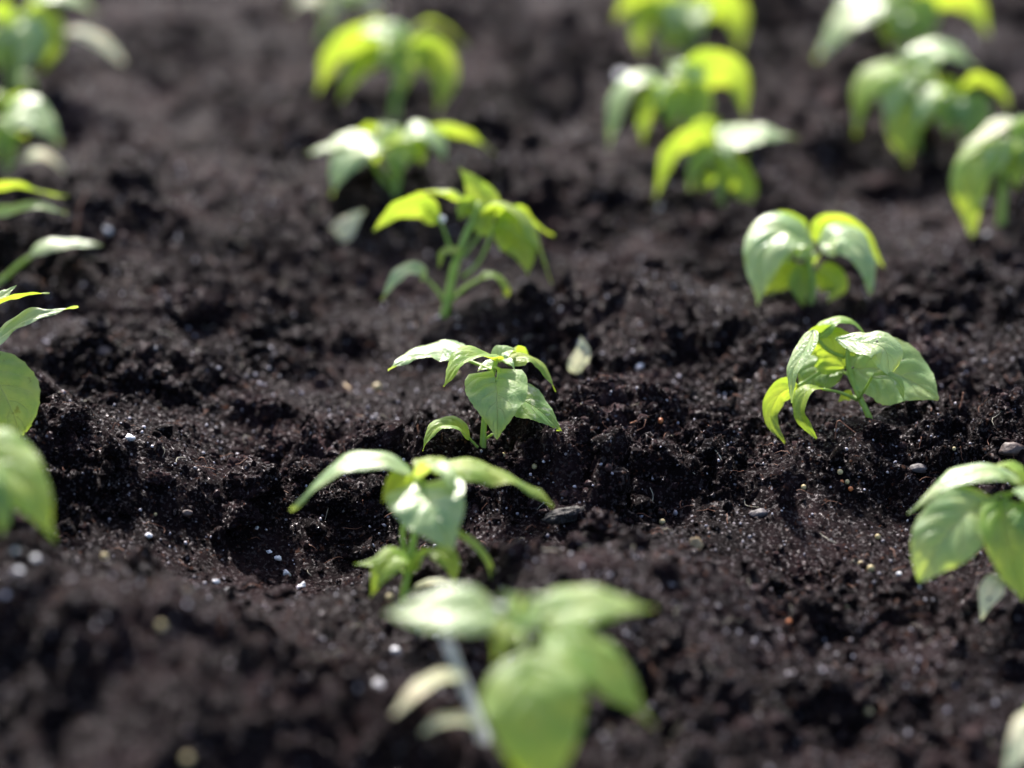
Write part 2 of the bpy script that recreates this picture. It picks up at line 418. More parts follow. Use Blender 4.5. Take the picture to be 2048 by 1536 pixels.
# middle of the picture, in focus
S('sharp pepper seedling in the middle with a heart shaped leaf facing front', (966, 893), [[(966, 893), (968, 850, -.1), (976, 790, -.2), (988, 738, -.2), (993, 716, -.2)]], [
    ([(925, 717, .9), (885, 714, 1.2), (832, 716, 1.2), (776, 741, .8)], 122, (-.2, .78, .65), 26, 'w', dict(asym=-20, pet=[(988, 742, -.1), (955, 728, .5)], curl=.25)),
    ([(993, 722, -.3), (957, 712, -1), (918, 728, -1.6), (888, 774, -2)], 96, (-.45, .75, .6), 26, 'g', dict(curl=.2)),
    ([(992, 764, -1.3), (994, 795, -2), (995, 835, -2.5), (994, 879, -2.5)], 128, (.02, .42, 1), 9, 'h', dict(heart=.26, a=.2, b=1.1, pet=[(990, 735, -.3), (1000, 742, -.9)], quilt=.045)),
    ([(1008, 785, -.4), (1045, 800, -.6), (1085, 826, -.8), (1123, 864, -.8)], 92, (.35, .65, .85), 6, 's', dict(pet=[(985, 752, -.2)])),
    ([(1005, 722, .4), (1045, 712, .8), (1085, 733, .9), (1111, 784, .6)], 78, (.35, .8, .12), 12, 'y', dict(curl=.35)),
    ([(1000, 725, 1.0), (1018, 706, 1.6), (1040, 703, 2.0), (1064, 722, 2.3)], 56, (.1, .6, -.3), 20, 'y'),
    ([(996, 724, 0), (1003, 708, .1), (1020, 700, .5), (1034, 706, .8)], 40, (.1, .8, .7), 30, 'w'),
    ([(995, 722, -.3), (1008, 722, -.8), (1022, 728, -1.1), (1030, 742, -1.2)], 30, (.3, .7, .6), 25, 'w'),
    ([(990, 730, .4), (975, 733, .3), (955, 742, 0)], 34, (-.2, .8, .6), 20, 'w'),
    ([(938, 876, -.4), (912, 853, -.8), (880, 852, -1), (860, 872, -1.2), (845, 902, -1.3)], 58, (-.35, .75, .55), 28, 'g', dict(pet=[(964, 905, 0), (955, 894, -.2)], curl=.25, pr=2.6)),
    ([(985, 868, -.2), (995, 860, -.4), (1006, 852, -.4)], 14, (.3, .7, .6), 10, 'g', dict(pet=[(968, 880, 0)], pr=2.6)),
], rs=6.5)
# nearer one
S('pepper seedling with long arching white-glaring left leaf, right before the sharp middle one', (808, 1203), [
    [(806, 1203), (815, 1150), (823, 1105), (830, 1055), (836, 1000), (834, 955)], [(814, 1120, .1), (806, 1085, .2), (808, 1045, .3), (826, 1000, .2)]], [
    ([(822, 948, -.4), (765, 925, -.8), (695, 934, -1), (635, 972, -1), (583, 1022, -.8)], 118, (-.2, .8, .6), 22, 'w', dict(curl=.3, asym=-18)),
    ([(826, 942, .3), (800, 960, -.2), (780, 978, -.6), (765, 1004, -.8)], 52, (.3, .3, -.8), 10, 'y'),
    ([(850, 985, -1.5), (864, 1015, -2.3), (882, 1052, -2.7), (904, 1106, -2.7)], 160, (.0, .45, 1), 10, 'w', dict(heart=.24, a=.2, b=1.05, pet=[(836, 960, -.3), (846, 962, -1)])),
    ([(838, 955, -.5), (868, 930, -1.2), (896, 952, -1.9), (916, 1004, -2.2)], 62, (.5, .7, .6), 18, 'w'),
    ([(862, 940, .2), (930, 930, .3), (1000, 948, .3), (1055, 976, .2), (1108, 1010, .1)], 118, (.25, .95, .22), 14, 'y', dict(curl=.45, wave=.09, pet=[(836, 955, 0)])),
    ([(842, 945, .5), (860, 925, 1.0), (885, 920, 1.3), (905, 935, 1.4)], 56, (.1, .9, .2), 15, 'y'),
    ([(806, 1112, -.5), (788, 1115, -1), (762, 1145, -1.3), (740, 1195, -1.3)], 60, (-.25, .4, 1), 10, 'g', dict(pet=[(808, 1170, 0), (812, 1140, -.2)], heart=.1)),
    ([(790, 1128, .4), (762, 1124, .6), (735, 1127, .7), (708, 1128, .7)], 30, (-.1, .7, .7), 15, 'g', dict(pet=[(812, 1150, .1)], pr=2.5)),
    ([(822, 1142, -.2), (832, 1122, -.3), (848, 1104, -.4), (870, 1098, -.4)], 26, (.1, .5, .8), 20, 'g'),
    ([(866, 1100, -.5), (884, 1108, -.8), (904, 1132, -1), (908, 1172, -1)], 50, (.35, .4, .9), 16, 'y', dict(pet=[(822, 1150, 0), (846, 1112, -.3)], pr=2.6)),
    ([(905, 1062, -.8), (945, 1090, -1), (975, 1130, -1), (993, 1190, -1)], 26, (.5, .6, .5), 30, 'g', dict(pet=[(838, 1040, 0), (875, 1048, -.6)], a=.3, b=.6)),
    ([(826, 1180, -.2), (855, 1166, -.4), (895, 1165, -.5), (930, 1185, -.5)], 20, (0, .8, .5), 20, 'p', dict(pet=[(812, 1188, 0)], a=.3, b=.7)),
], rs=8)
# nearest, strongly blurred
S('large strongly blurred pepper seedling at the bottom, nearest to the viewer, with pale leaning stem', (1000, 1610), [
    [(1000, 1610, 1), (966, 1475, 2.2), (928, 1370, 3), (893, 1280, 3.2)], [(893, 1280, 3.2), (915, 1235, 2.4), (985, 1215, .8), (1045, 1222, 0)]], [
    ([(1000, 1232, 0), (930, 1220, -.3), (850, 1224, -.4), (772, 1228, -.2)], 124, (-.05, .7, .7), 8, 'w', dict(a=.55, b=1.1)),
    ([(1045, 1240, -.4), (1030, 1215, -.9), (1005, 1185, -.9)], 76, (0, .7, .8), 10, 'w'),
    ([(1050, 1240, -.4), (1075, 1215, -.9), (1110, 1188, -.9)], 76, (0, .7, .8), 10, 'w'),
    ([(1085, 1236, 0), (1150, 1215, .3), (1225, 1210, .3), (1308, 1218, .2)], 124, (.12, .75, .6), 10, 'g', dict(curl=.2)),
    ([(1090, 1260, -.4), (1160, 1300, -1), (1237, 1368, -1.3), (1306, 1452, -1.3)], 132, (.4, .5, .75), 8, 'g', dict(pet=[(1045, 1235, 0)], pr=5)),
    ([(1055, 1335, -2), (1066, 1400, -2.8), (1076, 1490, -3.2), (1082, 1600, -3.2)], 198, (.0, .3, 1), 8, 'g', dict(heart=.12, pet=[(1045, 1240, 0), (1048, 1285, -1)], pr=5, a=.5, b=1.05)),
    ([(1030, 1245, -.3), (1010, 1275, -.9), (990, 1330, -1.1)], 60, (0, .4, .9), 10, 'y', dict(a=.4)),
    ([(925, 1350, 1.8), (880, 1355, 1.2), (838, 1378, .2), (785, 1432, -.4)], 44, (-.3, .6, .7), 14, 'p', dict(pet=[(928, 1372, 3)], a=.5, b=.9)),
    ([(960, 1448, 1.3), (920, 1438, .8), (880, 1443, 0), (842, 1468, -.4)], 40, (-.2, .7, .7), 14, 'p', dict(pet=[(962, 1465, 2.4)], a=.5, b=.9)),
], rs=15, smat=STEMP, sink=.02, psmat=STEM, extra=0)
# behind the middle
S('pepper seedling with long bare stem and lime leaves, right behind the sharp middle one', (888, 641), [
    [(888, 641), (898, 585), (909, 535), (928, 480), (950, 432), (960, 405)]], [
    ([(878, 440, 0), (845, 412, .3), (795, 420, .4), (745, 463, .3)], 78, (-.1, .75, -.55), 14, 'y', dict(pet=[(905, 510, 0), (890, 465, 0)], curl=.3)),
    ([(950, 414, .5), (915, 390, .8), (880, 383, .8), (832, 386, .8)], 66, (-.1, .85, -.1), 15, 'y', dict(curl=.4)),
    ([(952, 420, .3), (930, 415, .1), (918, 440, 0)], 44, (-.3, .3, -.8), 15, 'y'),
    ([(985, 432, .3), (965, 398, .5), (944, 365, .6), (919, 337, .7)], 62, (-.3, .3, -.8), 12, 'y', dict(b=1.3)),
    ([(960, 425, 0), (1015, 415, -.3), (1062, 460, -.5), (1102, 568, -.5)], 130, (.45, .7, .1), 15, 'y', dict(curl=.3)),
    ([(990, 440, .6), (1030, 420, .9), (1070, 450, 1.0), (1108, 472, 1)], 60, (.25, .8, -.2), 15, 'y'),
    ([(990, 450, -.3), (1020, 465, -.6), (1048, 500, -.8), (1055, 552, -.8)], 92, (.4, .3, -.7), 8, 'y', dict(pet=[(925, 555, 0), (960, 520, -.1)])),
    ([(960, 470, -.1), (975, 440, -.2), (990, 420, -.3)], 40, (.2, .4, -.8), 15, 'y', dict(pet=[(925, 515, 0)])),
    ([(926, 502, -.4), (904, 500, -.5), (885, 508, -.5), (878, 535, -.5)], 30, (0, .9, .5), 15, 'y'),
    ([(852, 557, -.3), (832, 540, -.6), (800, 548, -.8), (763, 600, -.9)], 52, (-.25, .8, .6), 14, 'w', dict(pet=[(892, 607, 0), (872, 578, -.1)])),
    ([(962, 556, .2), (985, 552, .2), (1008, 575, .1), (1018, 625, .1)], 24, (.4, .7, .4), 25, 'g', dict(pet=[(902, 602, 0), (930, 575, .1)], a=.25, b=.6)),
], rs=8.5)
S('blurred seedling with wide white-glaring left leaf, behind the one with long bare stem', (790, 388), [
    [(790, 388), (796, 350), (800, 315), (792, 285)], [(783, 378, .1), (762, 350, .2), (740, 318, .3)]], [
    ([(758, 280, 0), (720, 292, -.6), (688, 325, -1.1), (663, 392, -1.3)], 118, (-.35, .8, .6), 12, 'w', dict(curl=.25)),
    ([(745, 275, .3), (700, 280, .2), (655, 295, .2), (613, 308, .2)], 70, (-.1, .9, .5), 12, 'w'),
    ([(788, 288, -.2), (776, 262, -.4), (755, 243, -.2)], 58, (0, .8, .7), 12, 'w'),
    ([(808, 274, -.2), (840, 262, -.4), (870, 280, -.7), (894, 322, -.9)], 80, (.25, .8, .5), 10, 'w'),
    ([(840, 268, .6), (890, 256, .8), (940, 270, .8), (988, 306, .7)], 66, (.12, .85, -.25), 14, 'y', dict(curl=.3)),
    ([(785, 275, 1), (745, 257, 1.4), (705, 265, 1.5)], 60, (0, .8, -.2), 14, 'y'),
    ([(795, 285, -.5), (802, 312, -.9), (795, 350, -1)], 60, (.1, .3, -.8), 10, 'g'),
    ([(815, 290, -.2), (835, 300, -.3), (845, 330, -.3)], 44, (.2, .3, -.8), 10, 'g'),
], rs=8, extra=3)
S('blurred seedling with drooping lime leaves and white patch on top, left of centre', (788, 238), [
    [(788, 238), (794, 180), (800, 130), (800, 85)]], [
    ([(805, 92, -.3), (785, 66, -.7), (750, 60, -.9), (712, 66, -.9)], 84, (0, .75, .7), 6, 'w'),
    ([(765, 85, .3), (710, 80, .2), (665, 115, 0), (633, 190, -.1)], 80, (-.3, .6, -.5), 10, 'y'),
    ([(770, 110, 0), (725, 125, -.2), (700, 160, -.3), (678, 208, -.4)], 56, (-.3, .5, -.6), 10, 'y'),
    ([(808, 80, .6), (850, 45, .9), (890, 52, 1), (932, 92, .9)], 62, (.2, .85, 0), 12, 'y'),
    ([(825, 108, -.2), (862, 108, -.5), (890, 155, -.7), (876, 226, -.8)], 84, (.3, .5, -.7), 8, 'y'),
    ([(800, 88, -.6), (808, 125, -1), (805, 190, -1.1)], 70, (0, .3, -.9), 8, 'g'),
    ([(800, 80, 1), (760, 42, 1.4), (725, 45, 1.5)], 56, (0, .8, -.1), 8, 'y'),
], rs=9, extra=3)
S('faint pale blurred seedling cut off by the top edge left of centre', (645, 78), [
    [(645, 78), (665, 30), (690, -30)]], [
    ([(660, 20, 0), (635, -5, -.3), (605, 2, -.5), (578, 24, -.5)], 56, (-.1, .8, .5), 10, 'p'),
    ([(690, -15, 0), (715, -12, -.4), (745, 5, -.6), (765, 35, -.6)], 66, (.2, .7, .6), 10, 'p'),
    ([(680, -10, -.3), (670, 10, -.6), (660, 45, -.6)], 40, (0, .4, .9), 10, 'p'),
    ([(690, -30, 0), (650, -70, .3), (600, -60, .3)], 70, (0, .8, .5), 10, 'g'),
    ([(690, -30, 0), (730, -70, .3), (790, -50, .3)], 70, (0, .8, .5), 10, 'g'),
], rs=8, extra=3)
# right side
S('wilting pepper seedling at the right with one big round leaf behind its stem', (1740, 842), [
    [(1740, 842), (1722, 800), (1705, 760, .1), (1695, 720, .1), (1698, 690, .1)]], [
    ([(1712, 737, .3), (1765, 738, .4), (1825, 763, .2), (1877, 799, -.2)], 152, (.1, .42, .95), 6, 'h', dict(heart=.12, pet=[(1703, 745, .2)], a=.5, b=1.0)),
    ([(1672, 678, -.8), (1722, 684, -1.3), (1768, 698, -1.6), (1780, 752, -1.7)], 84, (.2, .7, .75), 6, 'w', dict(pet=[(1698, 700, .1), (1684, 684, -.3)], a=.95, b=.8, pr=3)),
    ([(1745, 752, -1.5), (1775, 751, -1.8), (1798, 768, -2), (1809, 805, -2)], 30, (.2, .7, .7), 14, 's', dict(pet=[(1718, 797, -.1), (1732, 775, -.8)], pr=2.8)),
    ([(1635, 676, .5), (1660, 645, .7), (1700, 641, .7), (1736, 674, .6)], 52, (0, .95, .3), 14, 'g', dict(pet=[(1690, 715, .2), (1655, 700, .4)], curl=.3)),
    ([(1628, 660, -1), (1609, 700, -1.5), (1586, 745, -1.8), (1583, 806, -1.8)], 48, (-.55, .5, .6), 12, 'w'),
    ([(1690, 735, .5), (1662, 700, .6), (1630, 688, .7), (1592, 715, .7)], 104, (0, .35, -.9), 6, 'y', dict(pet=[(1697, 730, .1)])),
    ([(1688, 745, .8), (1652, 738, 1), (1622, 752, 1.2), (1598, 792, 1.3)], 104, (-.1, .6, .8), 6, 'm', dict(pet=[(1700, 750, .2)])),
    ([(1595, 772, .3), (1560, 788, 0), (1542, 835, -.2), (1573, 890, -.3)], 58, (-.5, .3, -.7), 14, 'y', dict(pet=[(1640, 745, .5)])),
    ([(1645, 778, -.6), (1614, 782, -.9), (1602, 830, -1), (1637, 882, -1)], 52, (-.5, .4, .3), 18, 'y', dict(pet=[(1714, 800, 0), (1680, 785, -.4)], pr=3)),
    ([(1694, 720, .8), (1690, 692, 1.1), (1676, 674, 1.3)], 56, (0, .3, -.9), 10, 'y'),
    ([(1715, 735, .7), (1735, 715, .9), (1758, 712, 1.1), (1745, 745, 1.1)], 60, (0, .3, -.9), 6, 'y'),
    ([(1705, 790, .6), (1690, 792, .6), (1677, 803, .6)], 22, (0, .4, -.9), 6, 'y', dict(pet=[(1725, 805, 0)], pr=2)),
], rs=6.5)
S('umbrella-like drooping seedling with two broad leaves, just behind the wilting right one', (1620, 606), [
    [(1622, 606), (1625, 560), (1617, 520), (1615, 488)]], [
    ([(1612, 482, 0), (1565, 464, -.5), (1528, 508, -1.1), (1516, 612, -1.4)], 126, (-.25, .62, .75), 12, 'w', dict(heart=.1, curl=.25)),
    ([(1638, 490, 0), (1685, 474, -.4), (1727, 515, -.8), (1742, 588, -1)], 120, (.35, .7, .6), 12, 'w', dict(curl=.25)),
    ([(1612, 482, 1), (1580, 452, 1.3), (1535, 458, 1.5), (1494, 528, 1.5)], 78, (-.2, .7, -.5), 8, 'y'),
    ([(1620, 476, 1), (1655, 450, 1.3), (1715, 466, 1.5), (1770, 538, 1.5)], 70, (.2, .7, -.5), 8, 'y'),
    ([(1600, 540, .4), (1560, 555, .3), (1530, 580, .2), (1525, 618, .2)], 62, (-.2, .4, -.8), 8, 'y', dict(pet=[(1624, 570, 0)])),
    ([(1612, 530, 0), (1600, 565, -.3), (1606, 616, -.4)], 52, (0, .4, -.8), 10, 'y'),
    ([(1632, 545, .3), (1655, 555, .2), (1672, 575, .1), (1655, 605, 0)], 66, (.2, .4, -.8), 10, 'y'),
], rs=8, extra=2)
S('blurred seedling with a single white-glaring leaf pointing right, right of centre', (1440, 408), [
    [(1442, 408), (1438, 350), (1428, 290)]], [
    ([(1430, 276, 0), (1482, 272, 0), (1535, 268, 0), (1592, 274, 0)], 96, (.05, .85, .6), 8, 'w'),
    ([(1428, 285, 0), (1375, 280, -.2), (1335, 320, -.4), (1308, 408, -.5)], 62, (-.35, .55, -.5), 12, 'y'),
    ([(1425, 292, .6), (1412, 262, .8), (1440, 236, 1.1)], 74, (0, .4, -.8), 8, 'y'),
    ([(1432, 330, -.2), (1465, 345, -.5), (1492, 385, -.7), (1485, 444, -.7)], 80, (.3, .5, -.5), 10, 'g', dict(pet=[(1436, 370, 0)])),
    ([(1430, 300, -.5), (1400, 320, -.8), (1380, 345, -.9)], 44, (-.2, .5, .6), 12, 'g'),
    ([(1432, 350, .2), (1415, 358, 0), (1400, 380, 0)], 40, (-.2, .5, -.6), 10, 'g'),
], rs=8, extra=4)
S('blurred seedling with large yellow-green right leaf, behind the one with single white leaf', (1378, 312), [
    [(1378, 312), (1372, 235), (1358, 168)]], [
    ([(1330, 178, 0), (1285, 158, -.3), (1240, 195, -.6), (1218, 300, -.7)], 72, (-.3, .75, .5), 12, 'w'),
    ([(1345, 185, -.2), (1305, 195, -.4), (1290, 235, -.5), (1285, 292, -.6)], 56, (-.3, .4, -.7), 10, 'y'),
    ([(1372, 170, -.3), (1368, 142, -.6), (1330, 126, -.6)], 84, (0, .75, .7), 8, 'w'),
    ([(1368, 168, 0), (1425, 138, .2), (1475, 160, .3), (1492, 236, .2)], 92, (.25, .5, -.7), 8, 'y'),
    ([(1370, 182, -.5), (1392, 215, -1), (1375, 275, -1.2)], 72, (0, .4, -.8), 8, 'g'),
    ([(1360, 175, -.7), (1345, 215, -1.1), (1345, 265, -1.2)], 48, (0, .4, .8), 8, 'g'),
], rs=8, extra=5)
S('blurred seedling cut by the top edge, right of centre', (1375, 118), [
    [(1375, 118), (1372, 60), (1368, 10)]], [
    ([(1355, 15, 0), (1300, -10, -.2), (1260, 0, -.4), (1228, 45, -.5)], 72, (-.2, .5, -.6), 10, 'y'),
    ([(1330, 25, -.2), (1295, 30, -.4), (1280, 65, -.5), (1284, 110, -.5)], 62, (-.2, .4, -.8), 10, 'y'),
    ([(1372, 38, -.5), (1350, 18, -.8), (1310, 8, -.8)], 92, (0, .75, .7), 6, 'w'),
    ([(1375, 35, -.5), (1400, 18, -.8), (1432, 6, -.8)], 80, (0, .75, .7), 6, 'w'),
    ([(1385, 25, 0), (1435, 0, .1), (1475, 40, .1), (1478, 112, 0)], 80, (.3, .5, -.6), 8, 'g'),
    ([(1365, 40, -.7), (1345, 65, -1), (1330, 105, -1)], 66, (0, .4, .8), 8, 'g'),
], rs=8, extra=5)
S('blurred seedling in the top right corner with a big pale leaf hanging left', (1810, 130), [
    [(1812, 130), (1812, 70), (1810, 0)]], [
    ([(1798, 5, 0), (1750, 0, -.2), (1690, 45, -.5), (1632, 120, -.7)], 120, (-.25, .75, .6), 8, 'w'),
    ([(1810, 5, -.3), (1835, 40, -.7), (1845, 92, -.8)], 110, (0, .3, .9), 6, 'm'),
    ([(1830, 0, 0), (1900, -15, 0), (1950, 15, -.1), (1978, 76, -.1)], 76, (.3, .5, -.6), 10, 'g'),
    ([(1800, 30, -.3), (1780, 55, -.5), (1780, 92, -.5)], 48, (0, .3, -.8), 6, 'y'),
    ([(1810, 0, .3), (1770, -40, .5), (1740, -40, .5)], 80, (0, .8, .3), 6, 'g'),
], rs=8, extra=5)
S('blurred seedling with white crown leaf just below the top right corner one', (1832, 300), [
    [(1832, 300), (1832, 220), (1828, 140)]], [
    ([(1832, 138, 0), (1865, 102, 0), (1910, 105, 0), (1958, 142, 0)], 84, (.1, .8, .6), 8, 'w'),
    ([(1815, 142, 0), (1765, 140, -.2), (1730, 180, -.4), (1710, 272, -.5)], 78, (-.35, .65, .5), 10, 'g'),
    ([(1825, 145, -.4), (1795, 165, -.8), (1780, 215, -1), (1785, 250, -1)], 66, (-.1, .6, .8), 8, 'w'),
    ([(1832, 195, -.6), (1815, 225, -.9), (1805, 270, -1), (1816, 330, -1)], 84, (0, .35, .9), 10, 'g', dict(pet=[(1830, 170, 0)])),
    ([(1822, 130, -.2), (1815, 115, -.3), (1795, 106, -.3)], 40, (0, .8, .6), 8, 'w'),
], rs=8, extra=5)
S('blurred lime crowned seedling between white-crowned and cream-topped neighbours at the upper right', (1930, 320), [
    [(1932, 320), (1930, 260), (1920, 190)]], [
    ([(1905, 180, 0), (1875, 180, -.3), (1848, 210, -.5), (1830, 262, -.6)], 60, (-.2, .8, .5), 8, 'w'),
    ([(1915, 182, 0), (1950, 160, 0), (1995, 175, 0), (2022, 226, -.1)], 84, (.2, .75, -.1), 8, 'y'),
    ([(1918, 188, -.4), (1900, 220, -.8), (1895, 275, -1)], 76, (0, .3, -.8), 8, 'g'),
    ([(1922, 190, -.6), (1945, 230, -1), (1955, 290, -1.1)], 84, (0, .35, .9), 8, 'm'),
    ([(1915, 180, .4), (1890, 165, .6), (1868, 172, .7)], 50, (0, .8, -.3), 8, 'y'),
], rs=8, extra=6)
S('blurred right edge seedling with cream topped leaf and long leaf hanging down', (2000, 450), [
    [(2002, 450), (2006, 370), (2012, 285)]], [
    ([(2020, 235, -.4), (1990, 255, -.6), (1960, 275, -.7), (1918, 295, -.8)], 48, (-.1, .85, .5), 10, 'p'),
    ([(1995, 290, -.6), (1960, 318, -.9), (1940, 375, -1.1), (1945, 484, -1.2)], 96, (-.35, .45, .7), 14, 'g', dict(curl=.2)),
    ([(1998, 292, -.9), (1990, 320, -1.3), (1975, 365, -1.4)], 50, (0, .5, .8), 12, 'w'),
    ([(2020, 280, 0), (2060, 275, -.2), (2080, 330, -.4), (2070, 410, -.5)], 110, (.1, .4, .8), 10, 'm'),
    ([(2012, 300, -.4), (2030, 330, -.7), (2035, 380, -.8)], 60, (0, .3, -.8), 10, 'g'),
    ([(2025, 262, .4), (2045, 250, .5), (2075, 260, .6)], 50, (0, .8, -.2), 10, 'y'),
], rs=8, extra=5)
S('broad leaved seedling cut by the right edge, its large leaves hanging to the soil', (2075, 1205), [
    [(2075, 1205), (2062, 1120), (2052, 1040), (2045, 970)]], [
    ([(2042, 966, 0), (1975, 944, -.2), (1900, 964, -.4), (1858, 993, -.4), (1816, 1028, -.4)], 108, (-.15, .85, .55), 20, 'w', dict(curl=.35, asym=-15)),
    ([(1966, 1008, -1), (1925, 1035, -1.6), (1872, 1098, -2), (1838, 1166, -2)], 138, (-.08, .42, 1), 6, 'h', dict(heart=.14, a=.55, b=.95, pet=[(2040, 985, -.2), (2000, 990, -.8)])),
    ([(2005, 1000, -1), (2012, 1070, -1.8), (2032, 1140, -2), (2046, 1204, -2)], 118, (.25, .3, 1), 16, 'g', dict(a=.5, b=1.0, pet=[(2042, 975, -.2)])),
    ([(2052, 965, -.5), (2036, 940, -.6), (2010, 930, -.6), (1985, 932, -.5)], 44, (0, .9, .5), 10, 'g'),
    ([(2045, 975, -.8), (2070, 985, -1.2), (2110, 1010, -1.3)], 90, (.2, .9, .5), 10, 'w'),
    ([(2055, 1000, -1), (2075, 1050, -1.6), (2080, 1120, -1.8)], 110, (.1, .3, 1), 8, 'm'),
    ([(2006, 1158, -1.5), (1990, 1168, -1.6), (1974, 1200, -1.6), (1962, 1240, -1.6)], 46, (-.3, .3, .9), 8, 'p', dict(pet=[(2066, 1170, 0), (2035, 1155, -1)], pr=2.8)),
], rs=7)
# left edge
S('seedling at the left edge with a round soil-stained leaf hanging over the bank', (-42, 895), [
    [(-42, 895), (-45, 820), (-42, 740), (-40, 690)]], [
    ([(-32, 702, 0), (10, 668, -.2), (65, 634, -.3), (157, 614, -.4)], 70, (.05, .85, .5), 22, 'w', dict(wave=.09, curl=.25, pet=[(-40, 712, 0)])),
    ([(-42, 640, 0), (0, 608, 0), (50, 592, 0), (99, 586, 0)], 58, (-.1, .85, -.1), 18, 'y'),
    ([(-15, 602, .6), (8, 590, .7), (33, 571, .8)], 30, (.1, .8, .6), 15, 'w'),
    ([(-28, 735, -1), (-2, 768, -1.3), (25, 822, -1.5), (42, 877, -1.5)], 140, (.0, .3, 1), 8, 'd', dict(heart=.15, a=.5, b=.85, pet=[(-40, 705, -.2)])),
], rs=7)
S('seedling at the left edge whose blurred green leaf hangs down over the front bank', (-85, 1110), [
    [(-85, 1110), (-82, 1020), (-70, 930), (-60, 880)]], [
    ([(-62, 872, -.3), (10, 930, -1), (68, 1000, -1.5), (110, 1086, -1.6)], 146, (.3, .5, .8), 10, 'g', dict(pet=[(-65, 885, 0)], curl=.2)),
    ([(-60, 960, -1.2), (-20, 990, -1.8), (5, 1030, -2), (4, 1075, -2)], 74, (.1, .4, 1), 10, 'm'),
], rs=8)
S('seedling at the left edge with one leaf held on a slanting stalk over dark soil', (-60, 590), [
    [(-60, 590), (-55, 520), (-50, 440), (-45, 400)]], [
    ([(62, 512, -.2), (100, 496, -.2), (150, 490, -.1), (205, 490, 0)], 60, (.05, .85, .45), 18, 'w', dict(pet=[(-52, 592, 0), (0, 562, 0), (35, 532, -.1)], pr=5)),
    ([(-45, 392, .3), (20, 372, .3), (80, 384, .3), (133, 393, .3)], 66, (.05, .85, -.1), 14, 'y'),
    ([(-40, 430, -.3), (20, 422, -.3), (75, 412, -.3), (133, 426, -.2)], 52, (.1, .9, .5), 14, 'w'),
], rs=8)
S('blurred seedling at the left edge with a mint leaf above small pale cotyledons', (12, 352), [
    [(12, 352), (16, 300), (12, 245)]], [
    ([(8, 235, -.2), (45, 222, -.5), (88, 250, -.8), (121, 288, -.9)], 100, (.15, .7, .75), 8, 'w'),
    ([(48, 318, 0), (80, 308, 0), (108, 322, 0), (134, 350, 0)], 36, (.2, .8, .5), 12, 'p', dict(pet=[(16, 335, 0)])),
    ([(10, 200, .3), (-10, 190, .3), (-40, 200, .3)], 60, (0, .8, .2), 12, 'y'),
    ([(12, 240, .3), (30, 198, .5), (52, 180, .6)], 44, (0, .7, -.4), 12, 'y'),
    ([(10, 255, -.1), (-8, 280, -.4), (-20, 330, -.5)], 60, (0, .4, .8), 12, 'g'),
    ([(20, 262, -.1), (26, 285, -.2), (22, 320, -.3)], 24, (0, .4, .8), 12, 'g'),
], rs=8, extra=4)
S('blurred seedling at the top left corner with hanging lime and mint leaves', (22, 200), [
    [(24, 200), (28, 130), (35, 50)]], [
    ([(40, 40, -.2), (55, 62, -.7), (55, 100, -.9), (38, 150, -1)], 76, (0, .4, .9), 8, 'w'),
    ([(50, 35, .2), (85, 45, 0), (100, 90, -.1), (82, 146, -.1)], 80, (.2, .4, -.8), 8, 'y'),
    ([(30, 40, .2), (0, 20, .2), (-30, 40, .1)], 70, (-.1, .7, -.3), 8, 'y'),
    ([(128, 66, 0), (160, 66, 0), (205, 86, 0), (248, 128, 0)], 52, (.2, .85, .5), 10, 'p', dict(pet=[(36, 120, 0), (80, 80, 0)], a=.3, b=.6)),
    ([(60, 10, .4), (100, -10, .4), (150, 0, .4), (195, 28, .4)], 70, (.1, .8, .5), 10, 'w', dict(pet=[(35, 50, 0)])),
    ([(28, 60, -.3), (5, 90, -.6), (-5, 150, -.7)], 60, (0, .4, .9), 8, 'm'),
    ([(30, 150, 0), (55, 165, -.2), (70, 190, -.3)], 34, (.2, .6, .7), 8, 'm'),
], rs=8, extra=5)
S('pale blurred leaf tip of a seedling reaching in at the bottom right corner', (2130, 1700), [
    [(2130, 1700, 0), (2120, 1600), (2110, 1470)]], [
    ([(2105, 1430, 0), (2075, 1455, -.6), (2040, 1500, -1), (2005, 1560, -1.2)], 92, (-.2, .7, .7), 8, 'p'),
    ([(2110, 1420, 0), (2080, 1412, 0), (2040, 1445, .1)], 44, (-.1, .6, .5), 8, 'g'),
], rs=8)

# ------------------------------------------------------------------ ground sheet
def grow(a, step, end, r=1.16):
    out = []; s = step
    while abs(a) < abs(end) if abs(end) > abs(a) else a > end:
        s *= r; a += math.copysign(s, end - a)
        out.append(a)
        if abs(s) > 6 or len(out) > 200: break
    return out
xi = np.arange(-.415, .4151, .00112)
xr = grow(xi[-1], .0012, 60, 1.17); xl = [-v for v in xr]
X = np.array(sorted(xl) + list(xi) + xr)
yi = np.r_[np.arange(.66, .88, .0019), np.arange(.88, 1.20, .00108), np.arange(1.20, 1.74, .0020)]
yr = grow(yi[-1], .002, 80, 1.17); yl = []
s_, v_ = .002, yi[0]
while v_ > -40: s_ *= 1.2; v_ -= s_; yl.append(v_)
Y = np.array(sorted(yl) + list(yi) + yr)
GX, GY = np.meshgrid(X, Y)
GZ = ground(GX.ravel(), GY.ravel()).reshape(GX.shape)
# sideways push so that the crumbs lean over a little
jx = inner(GX, GY) * .0014 * perlin2(GX / .006, GY / .006, 41); jy = inner(GX, GY) * .0014 * perlin2(GX / .006, GY / .006, 42)
V = np.stack([GX + jx, GY + jy, GZ], -1).reshape(-1, 3).astype(np.float32)
ny, nx = GX.shape
idx = np.arange(nx * ny).reshape(ny, nx)
FQ = np.stack([idx[:-1, :-1], idx[:-1, 1:], idx[1:, 1:], idx[1:, :-1]], -1).reshape(-1, 4).astype(np.int32)

